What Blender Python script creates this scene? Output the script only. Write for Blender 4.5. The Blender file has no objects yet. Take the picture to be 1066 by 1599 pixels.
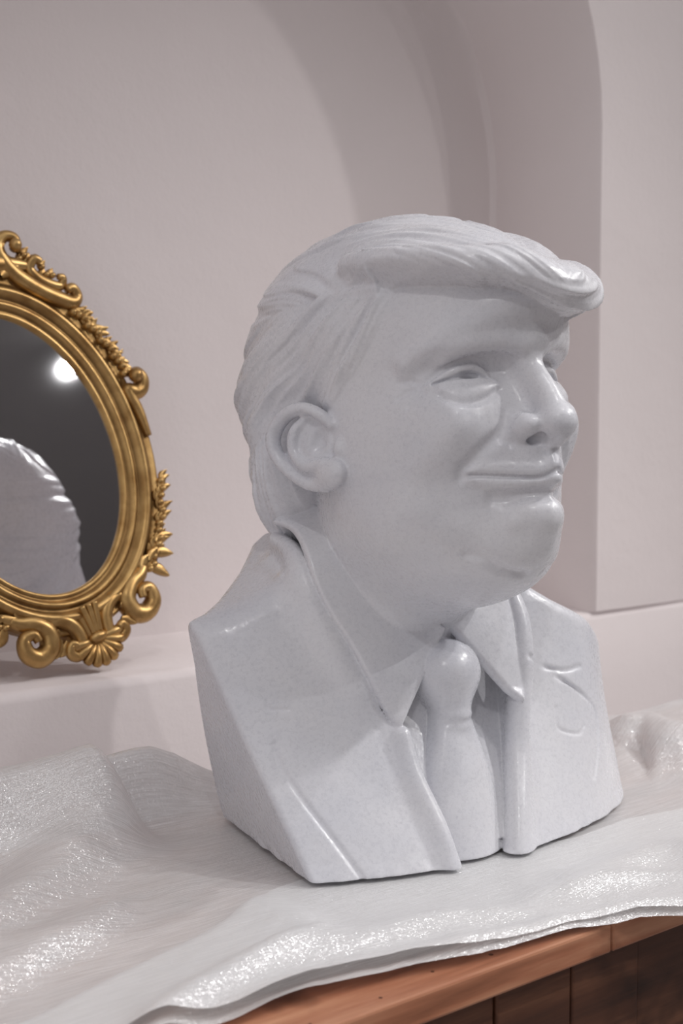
import bpy, bmesh, math, random
import numpy as np
from mathutils import Vector, Matrix
VOX = 1.0            # sculpting grid of the bust, millimetres
random.seed(4)
SC = bpy.context.scene
COL = SC.collection
TZ = .80             # height of the table top above the floor

# ------------------------------------------------------------------ camera
F_PX, W_PX, H_PX, HORIZON = 2221.0, 1066, 1599, 650.0
AIM = math.radians(40.6)                       # the camera looks 40.6 degrees off the wall's normal
PITCH = math.atan((H_PX / 2 - HORIZON) / F_PX)
cam_d = bpy.data.cameras.new('camera'); cam = bpy.data.objects.new('camera', cam_d); COL.objects.link(cam)
cam.location = (0, 0, TZ + .32)
cam.rotation_euler = (math.pi / 2 - PITCH, 0, -AIM)
cam_d.sensor_fit = 'VERTICAL'; cam_d.sensor_height = 36.0; cam_d.lens = 36.0 * F_PX / H_PX
cam_d.clip_start = .02
cam_d.dof.use_dof = True; cam_d.dof.focus_distance = .985; cam_d.dof.aperture_fstop = 9.0
SC.camera = cam

# ------------------------------------------------------------------ light
SC.view_settings.view_transform = 'Standard'; SC.view_settings.look = 'None'
SC.view_settings.gamma = 1.0; SC.view_settings.use_curve_mapping = False
SC.view_settings.exposure = 0.0
SC.cycles.use_denoising = True
world = bpy.data.worlds.new('room_light'); SC.world = world; world.use_nodes = True
bg = world.node_tree.nodes['Background']; bg.inputs[0].default_value = (1.0, .97, .985, 1); bg.inputs[1].default_value = .71
def spot(x, y, z, tx, ty, tz, power, col=(1, .95, .9), rad=.03, ang=60, blend=.6):
    d = bpy.data.lights.new('ceiling_spot', 'SPOT'); o = bpy.data.objects.new('ceiling_spot', d); COL.objects.link(o)
    d.energy = power; d.color = col; d.shadow_soft_size = rad; d.spot_size = math.radians(ang); d.spot_blend = blend
    o.location = (x, y, z)
    o.rotation_euler = (Vector((tx, ty, tz)) - Vector((x, y, z))).to_track_quat('-Z', 'Y').to_euler()
    return o
T = (.72, .8, TZ + .25)
T = (.85, .70, TZ - .05)
spot(1.15, -.10, 2.95, 1.0, .60, TZ, 18, (1, .98, .97), .05, 50, 1)            # over the table
spot(2.9, -.15, 2.95, *T, 96, (1, .98, .97), .035, 47, 1)
spot(2.2, -.8, 2.95, *T, 64, (1, .98, .97), .035, 45, 1)
spot(-.55, -.75, 2.95, *T, 24, (1, .98, .97), .03, 42, 1)
LAMP = (2.63, -1.80, 2.86)                                                  # the one the mirror shows
spot(*LAMP, *T, 46, (1, .98, .97), .02, 40, 1)

# ------------------------------------------------------------------ materials
def mat(name): 
    m = bpy.data.materials.new(name); m.use_nodes = True
    nt = m.node_tree; b = nt.nodes['Principled BSDF']
    return m, nt, b
def nd(nt, t, **kw):
    n = nt.nodes.new(t)
    for k, v in kw.items():
        if k in n.inputs: n.inputs[k].default_value = v
        else: setattr(n, k, v)
    return n
def coords(nt, scale=(1, 1, 1)):
    t = nd(nt, 'ShaderNodeTexCoord'); m = nd(nt, 'ShaderNodeMapping'); m.inputs['Scale'].default_value = scale
    nt.links.new(t.outputs['Object'], m.inputs['Vector']); return m.outputs[0]
def ramp(nt, fac, stops):
    r = nd(nt, 'ShaderNodeValToRGB'); e = r.color_ramp.elements
    while len(e) < len(stops): e.new(.5)
    for i, (p, c) in enumerate(stops): e[i].position = p; e[i].color = (*c, 1)
    nt.links.new(fac, r.inputs[0]); return r.outputs[0]
def noise(nt, vec, scale, detail=4, rough=.55):
    n = nd(nt, 'ShaderNodeTexNoise'); n.inputs['Scale'].default_value = scale; n.inputs['Detail'].default_value = detail
    n.inputs['Roughness'].default_value = rough; nt.links.new(vec, n.inputs['Vector']); return n.outputs[0]
def bump(nt, h, strength, dist, normal=None):
    b = nd(nt, 'ShaderNodeBump'); b.inputs['Strength'].default_value = strength; b.inputs['Distance'].default_value = dist
    nt.links.new(h, b.inputs['Height'])
    if normal: nt.links.new(normal, b.inputs['Normal'])
    return b.outputs[0]

def m_plaster(name, col):
    m, nt, b = mat(name); v = coords(nt)
    c = ramp(nt, noise(nt, v, 3.0, 5), [(.3, tuple(x * .96 for x in col)), (.7, col)])
    nt.links.new(c, b.inputs['Base Color']); b.inputs['Roughness'].default_value = .85
    n1 = bump(nt, noise(nt, v, 7, 3), .12, .02); n2 = bump(nt, noise(nt, v, 120, 5), .25, .002, n1)
    nt.links.new(n2, b.inputs['Normal']); return m
PLASTER = m_plaster('white_plaster', (.76, .695, .69))
FAR = m_plaster('grey_paint', (.42, .415, .42))
FLOORM = m_plaster('floor_stone', (.50, .47, .45))

def m_marble():
    m, nt, b = mat('white_marble'); v = coords(nt)
    base = ramp(nt, noise(nt, v, 9, 6, .6), [(.3, (.64, .65, .70)), (.55, (.71, .712, .745)), (.75, (.74, .74, .76))])
    speck = ramp(nt, noise(nt, v, 420, 3, .7), [(.30, (.82, .82, .84)), (.5, (1, 1, 1))])
    mx = nd(nt, 'ShaderNodeMix', data_type='RGBA', blend_type='MULTIPLY'); mx.inputs[0].default_value = .6
    nt.links.new(base, mx.inputs[6]); nt.links.new(speck, mx.inputs[7])
    nt.links.new(mx.outputs[2], b.inputs['Base Color'])
    r = ramp(nt, noise(nt, v, 260, 2), [(.35, (.20,) * 3), (.65, (.42,) * 3)])
    nt.links.new(r, b.inputs['Roughness']); b.inputs['Specular IOR Level'].default_value = .55
    n1 = bump(nt, noise(nt, v, 55, 3, .5), .12, .004)
    n2 = bump(nt, noise(nt, v, 340, 2, .5), .10, .0006, n1)
    nt.links.new(n2, b.inputs['Normal']); return m
MARBLE = m_marble()

def m_gold():
    m, nt, b = mat('antique_gold'); v = coords(nt)
    c = ramp(nt, noise(nt, v, 45, 5), [(.3, (.30, .165, .055)), (.6, (.52, .33, .13))])
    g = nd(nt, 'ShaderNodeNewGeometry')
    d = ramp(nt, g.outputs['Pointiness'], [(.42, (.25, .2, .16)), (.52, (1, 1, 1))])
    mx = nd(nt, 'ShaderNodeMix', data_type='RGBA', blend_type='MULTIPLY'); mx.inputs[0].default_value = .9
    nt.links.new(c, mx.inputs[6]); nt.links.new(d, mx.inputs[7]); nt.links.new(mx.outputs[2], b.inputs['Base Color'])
    b.inputs['Metallic'].default_value = .85; b.inputs['Roughness'].default_value = .36
    nt.links.new(bump(nt, noise(nt, v, 180, 3), .12, .001), b.inputs['Normal']); return m
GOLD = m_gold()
def m_mirror():
    m, nt, b = mat('mirror_glass'); b.inputs['Metallic'].default_value = 1; b.inputs['Base Color'].default_value = (.80, .81, .83, 1)
    b.inputs['Roughness'].default_value = .015; return m
MIRROR = m_mirror()
def m_wood(name, dark, mid, light, rough=.38, sc=1.0):
    m, nt, b = mat(name); v = coords(nt, (2.2 * sc, 30 * sc, 30 * sc))
    n = noise(nt, v, 1.6, 6, .6)
    c = ramp(nt, n, [(.28, dark), (.5, mid), (.72, light)])
    k = noise(nt, coords(nt), 14, 3); kk = ramp(nt, k, [(.30, (.25, .2, .18)), (.42, (1, 1, 1))])
    mx = nd(nt, 'ShaderNodeMix', data_type='RGBA', blend_type='MULTIPLY'); mx.inputs[0].default_value = .8
    nt.links.new(c, mx.inputs[6]); nt.links.new(kk, mx.inputs[7]); nt.links.new(mx.outputs[2], b.inputs['Base Color'])
    b.inputs['Roughness'].default_value = rough
    nt.links.new(bump(nt, n, .25, .002), b.inputs['Normal']); return m
WOOD = m_wood('reddish_wood', (.12, .042, .020), (.42, .170, .092), (.66, .35, .21))
DARKWOOD = m_wood('dark_plank_wood', (.035, .014, .009), (.10, .038, .02), (.22, .095, .05), .45)

def m_organza(name, alpha):
    m, nt, b = mat(name); out = nt.nodes['Material Output']
    uv = nd(nt, 'ShaderNodeTexCoord')
    def thread(sx, sy, d=2):
        mp = nd(nt, 'ShaderNodeMapping'); nt.links.new(uv.outputs['UV'], mp.inputs['Vector']); mp.inputs['Scale'].default_value = (sx, sy, 1)
        mp.inputs['Rotation'].default_value = (0, 0, .5); return noise(nt, mp.outputs[0], 1, d, .6)
    th, th2 = thread(25, 1100), thread(1100, 40)
    n1 = bump(nt, th, .45, .0007); n1 = bump(nt, th2, .25, .0005, n1)
    b.inputs['Base Color'].default_value = (.97, .97, .97, 1); b.inputs['Roughness'].default_value = .5
    nt.links.new(n1, b.inputs['Normal'])
    # glitter: every tiny cell is a facet tipped its own way
    vo = nd(nt, 'ShaderNodeTexVoronoi'); vo.inputs['Scale'].default_value = 1500; nt.links.new(uv.outputs['UV'], vo.inputs['Vector'])
    sub = nd(nt, 'ShaderNodeVectorMath', operation='SUBTRACT'); nt.links.new(vo.outputs['Color'], sub.inputs[0]); sub.inputs[1].default_value = (.5, .5, .5)
    sc = nd(nt, 'ShaderNodeVectorMath', operation='SCALE'); nt.links.new(sub.outputs[0], sc.inputs[0]); sc.inputs['Scale'].default_value = .75
    ad = nd(nt, 'ShaderNodeVectorMath', operation='ADD'); nt.links.new(n1, ad.inputs[0]); nt.links.new(sc.outputs[0], ad.inputs[1])
    no = nd(nt, 'ShaderNodeVectorMath', operation='NORMALIZE'); nt.links.new(ad.outputs[0], no.inputs[0])
    gl = nd(nt, 'ShaderNodeBsdfGlossy'); gl.inputs['Color'].default_value = (.97, .97, .98, 1); gl.inputs['Roughness'].default_value = .20
    nt.links.new(no.outputs[0], gl.inputs['Normal'])
    tr = nd(nt, 'ShaderNodeBsdfTranslucent'); tr.inputs['Color'].default_value = (.95, .945, .945, 1)
    tp = nd(nt, 'ShaderNodeBsdfTransparent')
    a = nd(nt, 'ShaderNodeMixShader'); a.inputs[0].default_value = .15; nt.links.new(b.outputs[0], a.inputs[1]); nt.links.new(tr.outputs[0], a.inputs[2])
    c = nd(nt, 'ShaderNodeMixShader'); c.inputs[0].default_value = .30; nt.links.new(a.outputs[0], c.inputs[1]); nt.links.new(gl.outputs[0], c.inputs[2])
    d = nd(nt, 'ShaderNodeMixShader'); nt.links.new(tp.outputs[0], d.inputs[1]); nt.links.new(c.outputs[0], d.inputs[2])
    al = nd(nt, 'ShaderNodeMapRange'); al.inputs[1].default_value = .3; al.inputs[2].default_value = .7
    al.inputs[3].default_value = alpha - .14; al.inputs[4].default_value = min(1, alpha + .14)
    nt.links.new(th, al.inputs[0]); nt.links.new(al.outputs[0], d.inputs[0]); nt.links.new(d.outputs[0], out.inputs[0])
    return m
SHEER = m_organza('sheer_organza', .79)
DOUBLE = m_organza('folded_organza', .98)

# ------------------------------------------------------------------ builders
def link(o, parent=None):
    COL.objects.link(o)
    if parent: o.parent = parent
    return o
def mesh_obj(name, verts, faces, m, parent=None, smooth=True):
    me = bpy.data.meshes.new(name); me.from_pydata([tuple(v) for v in verts], [], [tuple(f) for f in faces]); me.update()
    if smooth: me.shade_smooth()
    me.materials.append(m)
    return link(bpy.data.objects.new(name, me), parent)
def bm_obj(name, bm, m, parent=None, smooth=True):
    me = bpy.data.meshes.new(name); bmesh.ops.recalc_face_normals(bm, faces=bm.faces[:]); bm.to_mesh(me); bm.free()
    if smooth: me.shade_smooth()
    me.materials.append(m)
    return link(bpy.data.objects.new(name, me), parent)
def empty(name, loc, label, cat, rot=None):
    o = bpy.data.objects.new(name, None); COL.objects.link(o); o.location = loc; o.empty_display_size = .05
    if rot: o.rotation_euler = rot
    o['label'] = label; o['category'] = cat; return o
def structure(o, label=None):
    o['kind'] = 'structure'
    if label: o['label'] = label
    return o
def box_bm(bm, lo, hi, bev=0, seg=2):
    r = bmesh.ops.create_cube(bm, size=1); vs = r['verts']
    for v in vs: v.co = Vector([lo[i] + (v.co[i] + .5) * (hi[i] - lo[i]) for i in range(3)])
    if bev:
        es = list({e for v in vs for e in v.link_edges})
        bmesh.ops.bevel(bm, geom=es, offset=bev, segments=seg, affect='EDGES', profile=.5)
    return bm

# ------------------------------------------------------------------ the room
WF, WB = 1.07, 1.238            # front face of the wall, back of the niche
LEDGE = TZ + .09
JR, JL = 1.309, .40             # right and left jamb of the niche
def arch(spring, r, y, inset=0):
    """outline of the niche from the right foot, over the arch, to the left foot (X, Y, Z)"""
    R_, L_ = JR - inset, JL + inset; pts = []
    for z in np.linspace(LEDGE, spring, 12): pts.append((R_, y, z))
    for t in np.linspace(0, math.pi / 2, 16)[1:]: pts.append((R_ - r + r * math.cos(t), y, spring + r * math.sin(t)))
    for x in np.linspace(R_ - r, L_ + r, 4)[1:-1]: pts.append((x, y, spring + r))
    for t in np.linspace(math.pi / 2, math.pi, 16): pts.append((L_ + r + r * math.cos(t), y, spring + r * math.sin(t)))
    for z in np.linspace(spring, LEDGE, 12)[1:]: pts.append((L_, y, z))
    return pts
def build_room():
    A = arch(TZ + .656, .35, WF, -.004); B = arch(TZ + .655, .345, WF + .006); Cc = arch(TZ + .60, .345, WB - .006); D = arch(TZ + .597, .34, WB, .006)
    n = len(A); X0, X1, Z0, Z1 = -2.2, 6.4, 0.0, 3.0
    vs = A + B + Cc + D; fs = []
    for r in range(3):
        for i in range(n - 1): fs.append((r*n+i, r*n+i+1, (r+1)*n+i+1, (r+1)*n+i))
    fs.append(tuple(3*n + i for i in range(n)))                     # back of the niche
    b = len(vs)                                                      # front face around the opening
    for p in A:
        x, y, z = p
        if z <= TZ + .656: vs.append((X1 if x > 1 else X0, WF, z))
        else: vs.append((X0 + (X1 - X0) * (x - JL) / (JR - JL), WF, Z1))
    for i in range(n - 1): fs.append((i, b+i, b+i+1, i+1))
    w = structure(mesh_obj('wall_back', vs, fs, PLASTER, None, True), 'white plaster wall with an arched niche')
    m = w.modifiers.new('e', 'EDGE_SPLIT'); m.split_angle = math.radians(40)
    # ledge of the niche and the wall below it
    prof = [(WB, LEDGE + .004), (WB - .02, LEDGE), (WF + .012, LEDGE - .001), (WF + .004, LEDGE - .003), (WF, LEDGE - .010), (WF, 0)]
    lv, lf = [], []
    xs = np.linspace(X0, X1, 87)
    rr = random.Random(3)
    for x in xs:
        j = rr.uniform(-.0015, .0015)
        for k, (y, z) in enumerate(prof): lv.append((x, y + (j if 1 < k < 5 else 0), z))
    q = len(prof)
    for i in range(len(xs) - 1):
        for k in range(q - 1): lf.append((i*q+k, i*q+k+1, (i+1)*q+k+1, (i+1)*q+k))
    o = structure(mesh_obj('trim_1', lv, lf, PLASTER), 'white plaster ledge at the foot of the niche')
    bm = bmesh.new(); box_bm(bm, (-3.2, -6.2, -.1), (6.5, WF, 0)); structure(bm_obj('floor', bm, FLOORM, None, False))
    bm = bmesh.new(); box_bm(bm, (6.4, -6.2, 0), (6.5, WF + .2, 3.0)); structure(bm_obj('wall_right', bm, PLASTER, None, False))
    bm = bmesh.new(); box_bm(bm, (-3.2, -6.3, 0), (6.5, -6.2, 3.0)); structure(bm_obj('wall_front', bm, PLASTER, None, False))
    bm = bmesh.new(); box_bm(bm, (-3.2, -6.3, 3.0), (6.5, -1.6, 3.1)); structure(bm_obj('ceiling', bm, FAR, None, False))
build_room()

# ------------------------------------------------------------------ the table
TX0, TX1, TY0, TY1 = -.45, 1.75, .556, .945
def build_table():
    t = empty('wooden_table', (.65, .75, 0), 'reddish wooden table with a dark plank front under the sheer cloth', 'table')
    inv = Matrix.Translation((-.65, -.75, 0))
    def part(name, bm, m, sm=False):
        bm.transform(inv); return bm_obj(name, bm, m, t, sm)
    bm = bmesh.new(); box_bm(bm, (TX0, TY0 + .062, TZ - .018), (TX1, TY1, TZ - .0015)); part('tabletop', bm, WOOD)
    seams = [TX0, .702, TX1]
    for a, b in zip(seams[:-1], seams[1:]):
        bm = bmesh.new(); box_bm(bm, (a + .0006, TY0, TZ - .0185), (b - .0006, TY0 + .0615, TZ), .0018)
        part('edge_board', bm, WOOD)
    for x in (TX0 + .05, TX1 - .05):
        bm = bmesh.new(); box_bm(bm, (x - .03, TY0 + .02, 0), (x + .03, TY1 - .02, TZ - .0187)); part('end_panel', bm, DARKWOOD)
    x = TX0 + .085; k = 0
    while x < TX1 - .09:
        wd = random.uniform(.052, .085); bm = bmesh.new(); y = TY0 + .012 + random.uniform(0, .003)
        box_bm(bm, (x + .0008, y, .10), (min(x + wd, TX1 - .085) - .0008, y + .016, TZ - .019), .0015)
        part('plank', bm, DARKWOOD); x += wd
    r2 = random.Random(5)                                            # dark discs stand in for small nail holes along the front board
    bm = bmesh.new()
    for i in range(26):
        x = .1 + i * .045 + r2.uniform(-.012, .012); y = TY0 + r2.uniform(.008, .02); r = r2.uniform(.0009, .0017)
        bmesh.ops.create_cone(bm, cap_ends=True, segments=10, radius1=r, radius2=r, depth=.0012, matrix=Matrix.Translation((x, y, TZ - .0004)))
    part('nail_hole_disc', bm, DARKWOOD)['kind'] = 'stuff'
build_table()
# ------------------------------------------------------------------ sculpting kit (signed distance fields -> mesh), millimetres
f32 = np.float32
def V(*a): return np.array(a, f32)
def smin(a, b, k):
    h = np.maximum(k - np.abs(a - b), 0) / k
    return np.minimum(a, b) - h * h * k * f32(.25)
def smax(a, b, k): return -smin(-a, -b, k)
def rotm(rx=0, ry=0, rz=0):
    rx, ry, rz = (math.radians(q) for q in (rx, ry, rz))
    X = np.array([[1,0,0],[0,math.cos(rx),-math.sin(rx)],[0,math.sin(rx),math.cos(rx)]])
    Y = np.array([[math.cos(ry),0,math.sin(ry)],[0,1,0],[-math.sin(ry),0,math.cos(ry)]])
    Zm = np.array([[math.cos(rz),-math.sin(rz),0],[math.sin(rz),math.cos(rz),0],[0,0,1]])
    return (Zm @ Y @ X).astype(f32)
def ell(p, c, r, rot=None):
    q = p - V(*c)
    if rot is not None: q = q @ rot            # columns of rot are the ellipsoid's axes
    r = V(*r)
    a = q / r
    k0 = np.sqrt((a * a).sum(1)); b = a / r
    k1 = np.sqrt((b * b).sum(1)) + f32(1e-6)
    return np.maximum(k0 * (k0 - 1) / k1, (k0 - 1) * min(r))if False else k0 * (k0 - 1) / k1
def seg(p, a, b, ra, rb):
    a = V(*a); b = V(*b); ba = b - a; pa = p - a
    h = np.clip(pa @ ba / (ba @ ba), 0, 1)
    q = pa - h[:, None] * ba
    return np.sqrt((q * q).sum(1)) - (f32(ra) + (f32(rb) - f32(ra)) * h)
def spline(pts, n=4):
    P = np.array(pts, float); out = []
    for i in range(len(P) - 1):
        p0, p1, p2, p3 = P[max(i-1,0)], P[i], P[i+1], P[min(i+2,len(P)-1)]
        for j in range(n):
            t = j / n
            out.append(.5*((2*p1)+(-p0+p2)*t+(2*p0-5*p1+4*p2-p3)*t*t+(-p0+3*p1-3*p2+p3)*t**3))
    out.append(P[-1]); return np.array(out)
def tri(p, a, b, c):
    a, b, c = V(*a), V(*b), V(*c)
    ba, cb, ac = b-a, c-b, a-c; nor = np.cross(ba, ac)
    pa, pb, pc = p-a, p-b, p-c
    ins = (np.sign(pa @ np.cross(ba, nor)) + np.sign(pb @ np.cross(cb, nor)) + np.sign(pc @ np.cross(ac, nor))) < 2
    def e2(q, e):
        r = q - np.clip(q @ e / (e @ e), 0, 1)[:, None] * e
        return (r * r).sum(1)
    ed = np.minimum(np.minimum(e2(pa, ba), e2(pb, cb)), e2(pc, ac))
    pl = (pa @ nor) ** 2 / (nor @ nor)
    return np.sqrt(np.where(ins, ed, pl))
def poly2(x, y, P):
    P = np.array(P, f32); d = np.full(x.shape, 1e12, f32); s = np.ones(x.shape, f32)
    for i in range(len(P)):
        a, b = P[i], P[i-1]
        ex, ey = b[0]-a[0], b[1]-a[1]; wx, wy = x-a[0], y-a[1]
        h = np.clip((wx*ex+wy*ey)/(ex*ex+ey*ey), 0, 1)
        bx, by = wx-ex*h, wy-ey*h
        d = np.minimum(d, bx*bx+by*by)
        c1 = y >= a[1]; c2 = y < b[1]; c3 = ex*wy > ey*wx
        s = np.where((c1 & c2 & c3) | (~c1 & ~c2 & ~c3), -s, s)
    return s*np.sqrt(d)
_rs = np.random.RandomState(7); _T = _rs.rand(256, 256).astype(f32)
def noise2(x, y):
    xi = np.floor(x).astype(np.int32); yi = np.floor(y).astype(np.int32)
    fx = x - xi; fy = y - yi; fx = fx*fx*(3-2*fx); fy = fy*fy*(3-2*fy)
    x0, x1, y0, y1 = xi & 255, (xi+1) & 255, yi & 255, (yi+1) & 255
    return ((_T[x0,y0]*(1-fx)+_T[x1,y0]*fx)*(1-fy)+(_T[x0,y1]*(1-fx)+_T[x1,y1]*fx)*fy)*2-1
def noise3(x, y, z): return (noise2(x + 17.3*np.floor(z), y) * (1-(z-np.floor(z))) + noise2(x + 17.3*(np.floor(z)+1), y) * (z-np.floor(z)))
def field_mesh(fields, lo, hi, h, nblk=16):
    """fields(p) -> (parts, n) signed distances; returns verts, quads and a part number for every face"""
    lo = np.array(lo, float); n = np.ceil((np.array(hi)-lo)/h/nblk).astype(int)*nblk+1
    G = np.full(n, 50, f32)
    nb = (n-1)//nblk
    ci = np.stack(np.meshgrid(*[np.arange(b) for b in nb], indexing='ij'), -1).reshape(-1, 3)
    cen = (lo + (ci+.5)*nblk*h).astype(f32)
    # coarse pass, block by block (8 points each) so that a distant block never costs a full evaluation
    off = np.array([[i,j,k] for i in (-.3,.3) for j in (-.3,.3) for k in (-.3,.3)], f32)*nblk*h
    chunks = np.array_split(np.arange(len(cen)), 64)
    def coarse(ix):
        q = (cen[ix][:, None] + off).reshape(-1, 3)
        d = fields(q); return np.abs(d).reshape(len(d), -1, 8).min(2).T, d.min(0).reshape(-1, 8)
    res = list(map(coarse, chunks))
    PD = np.concatenate([r[0] for r in res]); D = np.concatenate([r[1] for r in res])
    reach = nblk*h*.58; NEED = PD < reach + 7
    act = np.abs(D).min(1) < reach
    ar = np.arange(nblk+1)
    loc = np.stack(np.meshgrid(ar, ar, ar, indexing='ij'), -1).reshape(-1, 3)
    def fill(b):
        i0 = ci[b]*nblk
        d = fields((lo+(i0+loc)*h).astype(f32), NEED[b]).min(0).reshape(nblk+1, nblk+1, nblk+1)
        G[i0[0]:i0[0]+nblk+1, i0[1]:i0[1]+nblk+1, i0[2]:i0[2]+nblk+1] = d
    for b in np.nonzero(~act)[0]:
        if D[b].max() < 0:
            i0 = ci[b]*nblk; G[i0[0]:i0[0]+nblk+1, i0[1]:i0[1]+nblk+1, i0[2]:i0[2]+nblk+1] = -50
    list(map(fill, np.nonzero(act)[0]))
    S = G < 0
    cnt = np.zeros(np.array(S.shape)-1, np.uint8)
    for i in (0,1):
        for j in (0,1):
            for k in (0,1): cnt += S[i:S.shape[0]-1+i, j:S.shape[1]-1+j, k:S.shape[2]-1+k]
    cells = np.argwhere((cnt > 0) & (cnt < 8))
    idx = np.full(cnt.shape, -1, np.int32); idx[tuple(cells.T)] = np.arange(len(cells))
    pos = np.zeros((len(cells), 3)); w = np.zeros(len(cells))
    cor = [np.array(c) for c in np.ndindex(2,2,2)]
    for a in range(3):
        e = np.eye(3, dtype=int)[a]
        for c in cor:
            if c[a]: continue
            g0 = G[tuple((cells+c).T)]; g1 = G[tuple((cells+c+e).T)]
            m = (g0 < 0) != (g1 < 0)
            t = g0[m]/(g0[m]-g1[m])
            pos[m] += c + t[:, None]*e; w[m] += 1
    v = lo + (cells + pos/w[:, None])*h
    quads = []
    for a in range(3):
        b, c = (a+1) % 3, (a+2) % 3
        sl = [slice(1, s-1) for s in S.shape]; s0 = list(sl); s1 = list(sl)
        s0[a] = slice(0, S.shape[a]-1); s1[a] = slice(1, S.shape[a])
        A, B = S[tuple(s0)], S[tuple(s1)]
        k = np.argwhere(A != B); fl = A[tuple(k.T)]
        o = np.ones(3, int); o[a] = 0; k = k + o
        eb, ec = np.eye(3, dtype=int)[b], np.eye(3, dtype=int)[c]
        q = np.stack([idx[tuple((k-eb-ec).T)], idx[tuple((k-ec).T)], idx[tuple(k.T)], idx[tuple((k-eb).T)]], 1)
        q[~fl] = q[~fl][:, ::-1]
        quads.append(q)
    quads = np.concatenate(quads); quads = quads[(quads >= 0).all(1)]
    # a light relaxation takes the voxel grain off
    deg = np.bincount(quads.ravel(), minlength=len(v))[:, None]*2.
    for _ in range(1):
        acc = np.zeros_like(v)
        for c in range(3):
            for i in range(4):
                acc[:, c] += np.bincount(quads[:, i], v[quads[:, (i+1) % 4], c] + v[quads[:, (i-1) % 4], c], len(v))
        v = v*.5 + .5*acc/np.maximum(deg, 1)
    fc = v[quads].mean(1).astype(f32)
    bi = np.clip(((fc-lo)/(nblk*h)).astype(int), 0, nb-1); bid = (bi[:, 0]*nb[1]+bi[:, 1])*nb[2]+bi[:, 2]
    order = np.argsort(bid, kind='stable'); cuts = np.nonzero(np.diff(bid[order]))[0]+1
    lab = np.zeros(len(quads), np.int32)
    def lb(ix): lab[ix] = fields(fc[ix], NEED[bid[ix[0]]]).argmin(0)
    list(map(lb, np.split(order, cuts)))
    return v, quads, lab
# ------------------------------------------------------------------ the marble bust (frame: u to its left, f forward, z up; mm)
BX, BY, BYAW = .736, .772, math.radians(-3)
HZ, TAU = 297.0, math.radians(10)
ct, st = f32(math.cos(TAU)), f32(math.sin(TAU))
PARTS = ['head', 'hair', 'jacket', 'shirt', 'shirt_collar', 'necktie']
SPL = {}
class Acc:
    def __init__(s, p): s.p = p; s.lo = p.min(0); s.hi = p.max(0); s.d = np.full(len(p), 60, f32)
    def near(s, lo, hi, m): return bool(np.all(s.lo - m <= hi) and np.all(s.hi + m >= lo))
    def do(s, dfn, lo, hi, k, op):
        if not s.near(np.array(lo), np.array(hi), 7 + k): return s
        e = dfn(s.p)
        if op == '+': s.d = smin(s.d, e, k) if k else np.minimum(s.d, e)
        elif op == '-': s.d = smax(s.d, -e, k) if k else np.maximum(s.d, -e)
        return s
    def ell(s, c, r, k=8, op='+', rot=None):
        m = max(r); R_ = rotm(*rot) if rot else None
        c = np.array(c, float); rr = np.array(r, float) if rot is None else np.array([m]*3)
        return s.do(lambda p: ell(p, c, r, R_), c - rr, c + rr, k, op)
    def tube(s, pts, k=4, op='+', n=4):
        key = (tuple(map(tuple, pts)), n, k); C_ = SPL.get(key)
        if C_ is None:
            S = spline(pts, n).astype(f32); A, B = S[:-1], S[1:]; r = np.maximum(A[:, 3], B[:, 3])[:, None] + 6 + k
            lo = np.minimum(A, B)[:, :3] - r; hi = np.maximum(A, B)[:, :3] + r
            C_ = SPL[key] = (A, B, lo, hi, lo.min(0), hi.max(0))
        A, B, lo, hi, l0, h0 = C_
        if (l0 > s.hi).any() or (h0 < s.lo).any(): return s
        ok = ((lo <= s.hi) & (hi >= s.lo)).all(1)
        if not ok.any(): return s
        e = None
        for a, b in zip(A[ok], B[ok]):
            q = seg(s.p, a[:3], b[:3], a[3], b[3]); e = q if e is None else np.minimum(e, q)
        if op == '+': s.d = smin(s.d, e, k) if k else np.minimum(s.d, e)
        else: s.d = smax(s.d, -e, k) if k else np.maximum(s.d, -e)
        return s


# sight lines: a photo point is turned into the point of the rough figure that it shows, so folds can be cut along measured lines
_f = np.array([math.sin(AIM)*math.cos(PITCH), math.cos(AIM)*math.cos(PITCH), -math.sin(PITCH)])
_r = np.array([math.cos(AIM), -math.sin(AIM), 0.]); _u = np.cross(_r, _f)
_cb, _sb = math.cos(BYAW), math.sin(BYAW)
def to_bust(v): return np.array([v[0]*_cb + v[1]*_sb, v[0]*_sb - v[1]*_cb, v[2]])
def to_head(q):
    return np.array([q[0], q[1]*ct + (q[2]-HZ)*st, -q[1]*st + (q[2]-HZ)*ct])
def sight(fn, x, y, head=True, sink=0):
    o = to_bust(np.array([-BX, -BY, .3140])) * 1000
    d = to_bust(_f + _r*(x - W_PX/2)/F_PX - _u*(y - H_PX/2)/F_PX); d /= np.linalg.norm(d)
    t = 700.
    for _ in range(90):
        q = o + d*t; h = to_head(q) if head else q
        k = h[None].astype(f32)
        if head: k[:, 0] = abs(k[:, 0])
        e = float(fn(k)[0])
        if e < .05 or t > 1500: break
        t += min(e*.7, 40)
    q = o + d*(t + sink)
    return to_head(q) if head else q
def strip(fn, pts, head=True, lift=0):
    """pts: rows px, py, radius -> rows x, y, z, radius lying on the rough surface"""
    out = []
    for x, y, r in pts:
        h = sight(fn, x, y, head, lift * r)
        if head: h = np.array([abs(h[0]), h[1], h[2]])
        out.append((*h, r))
    return out

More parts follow.
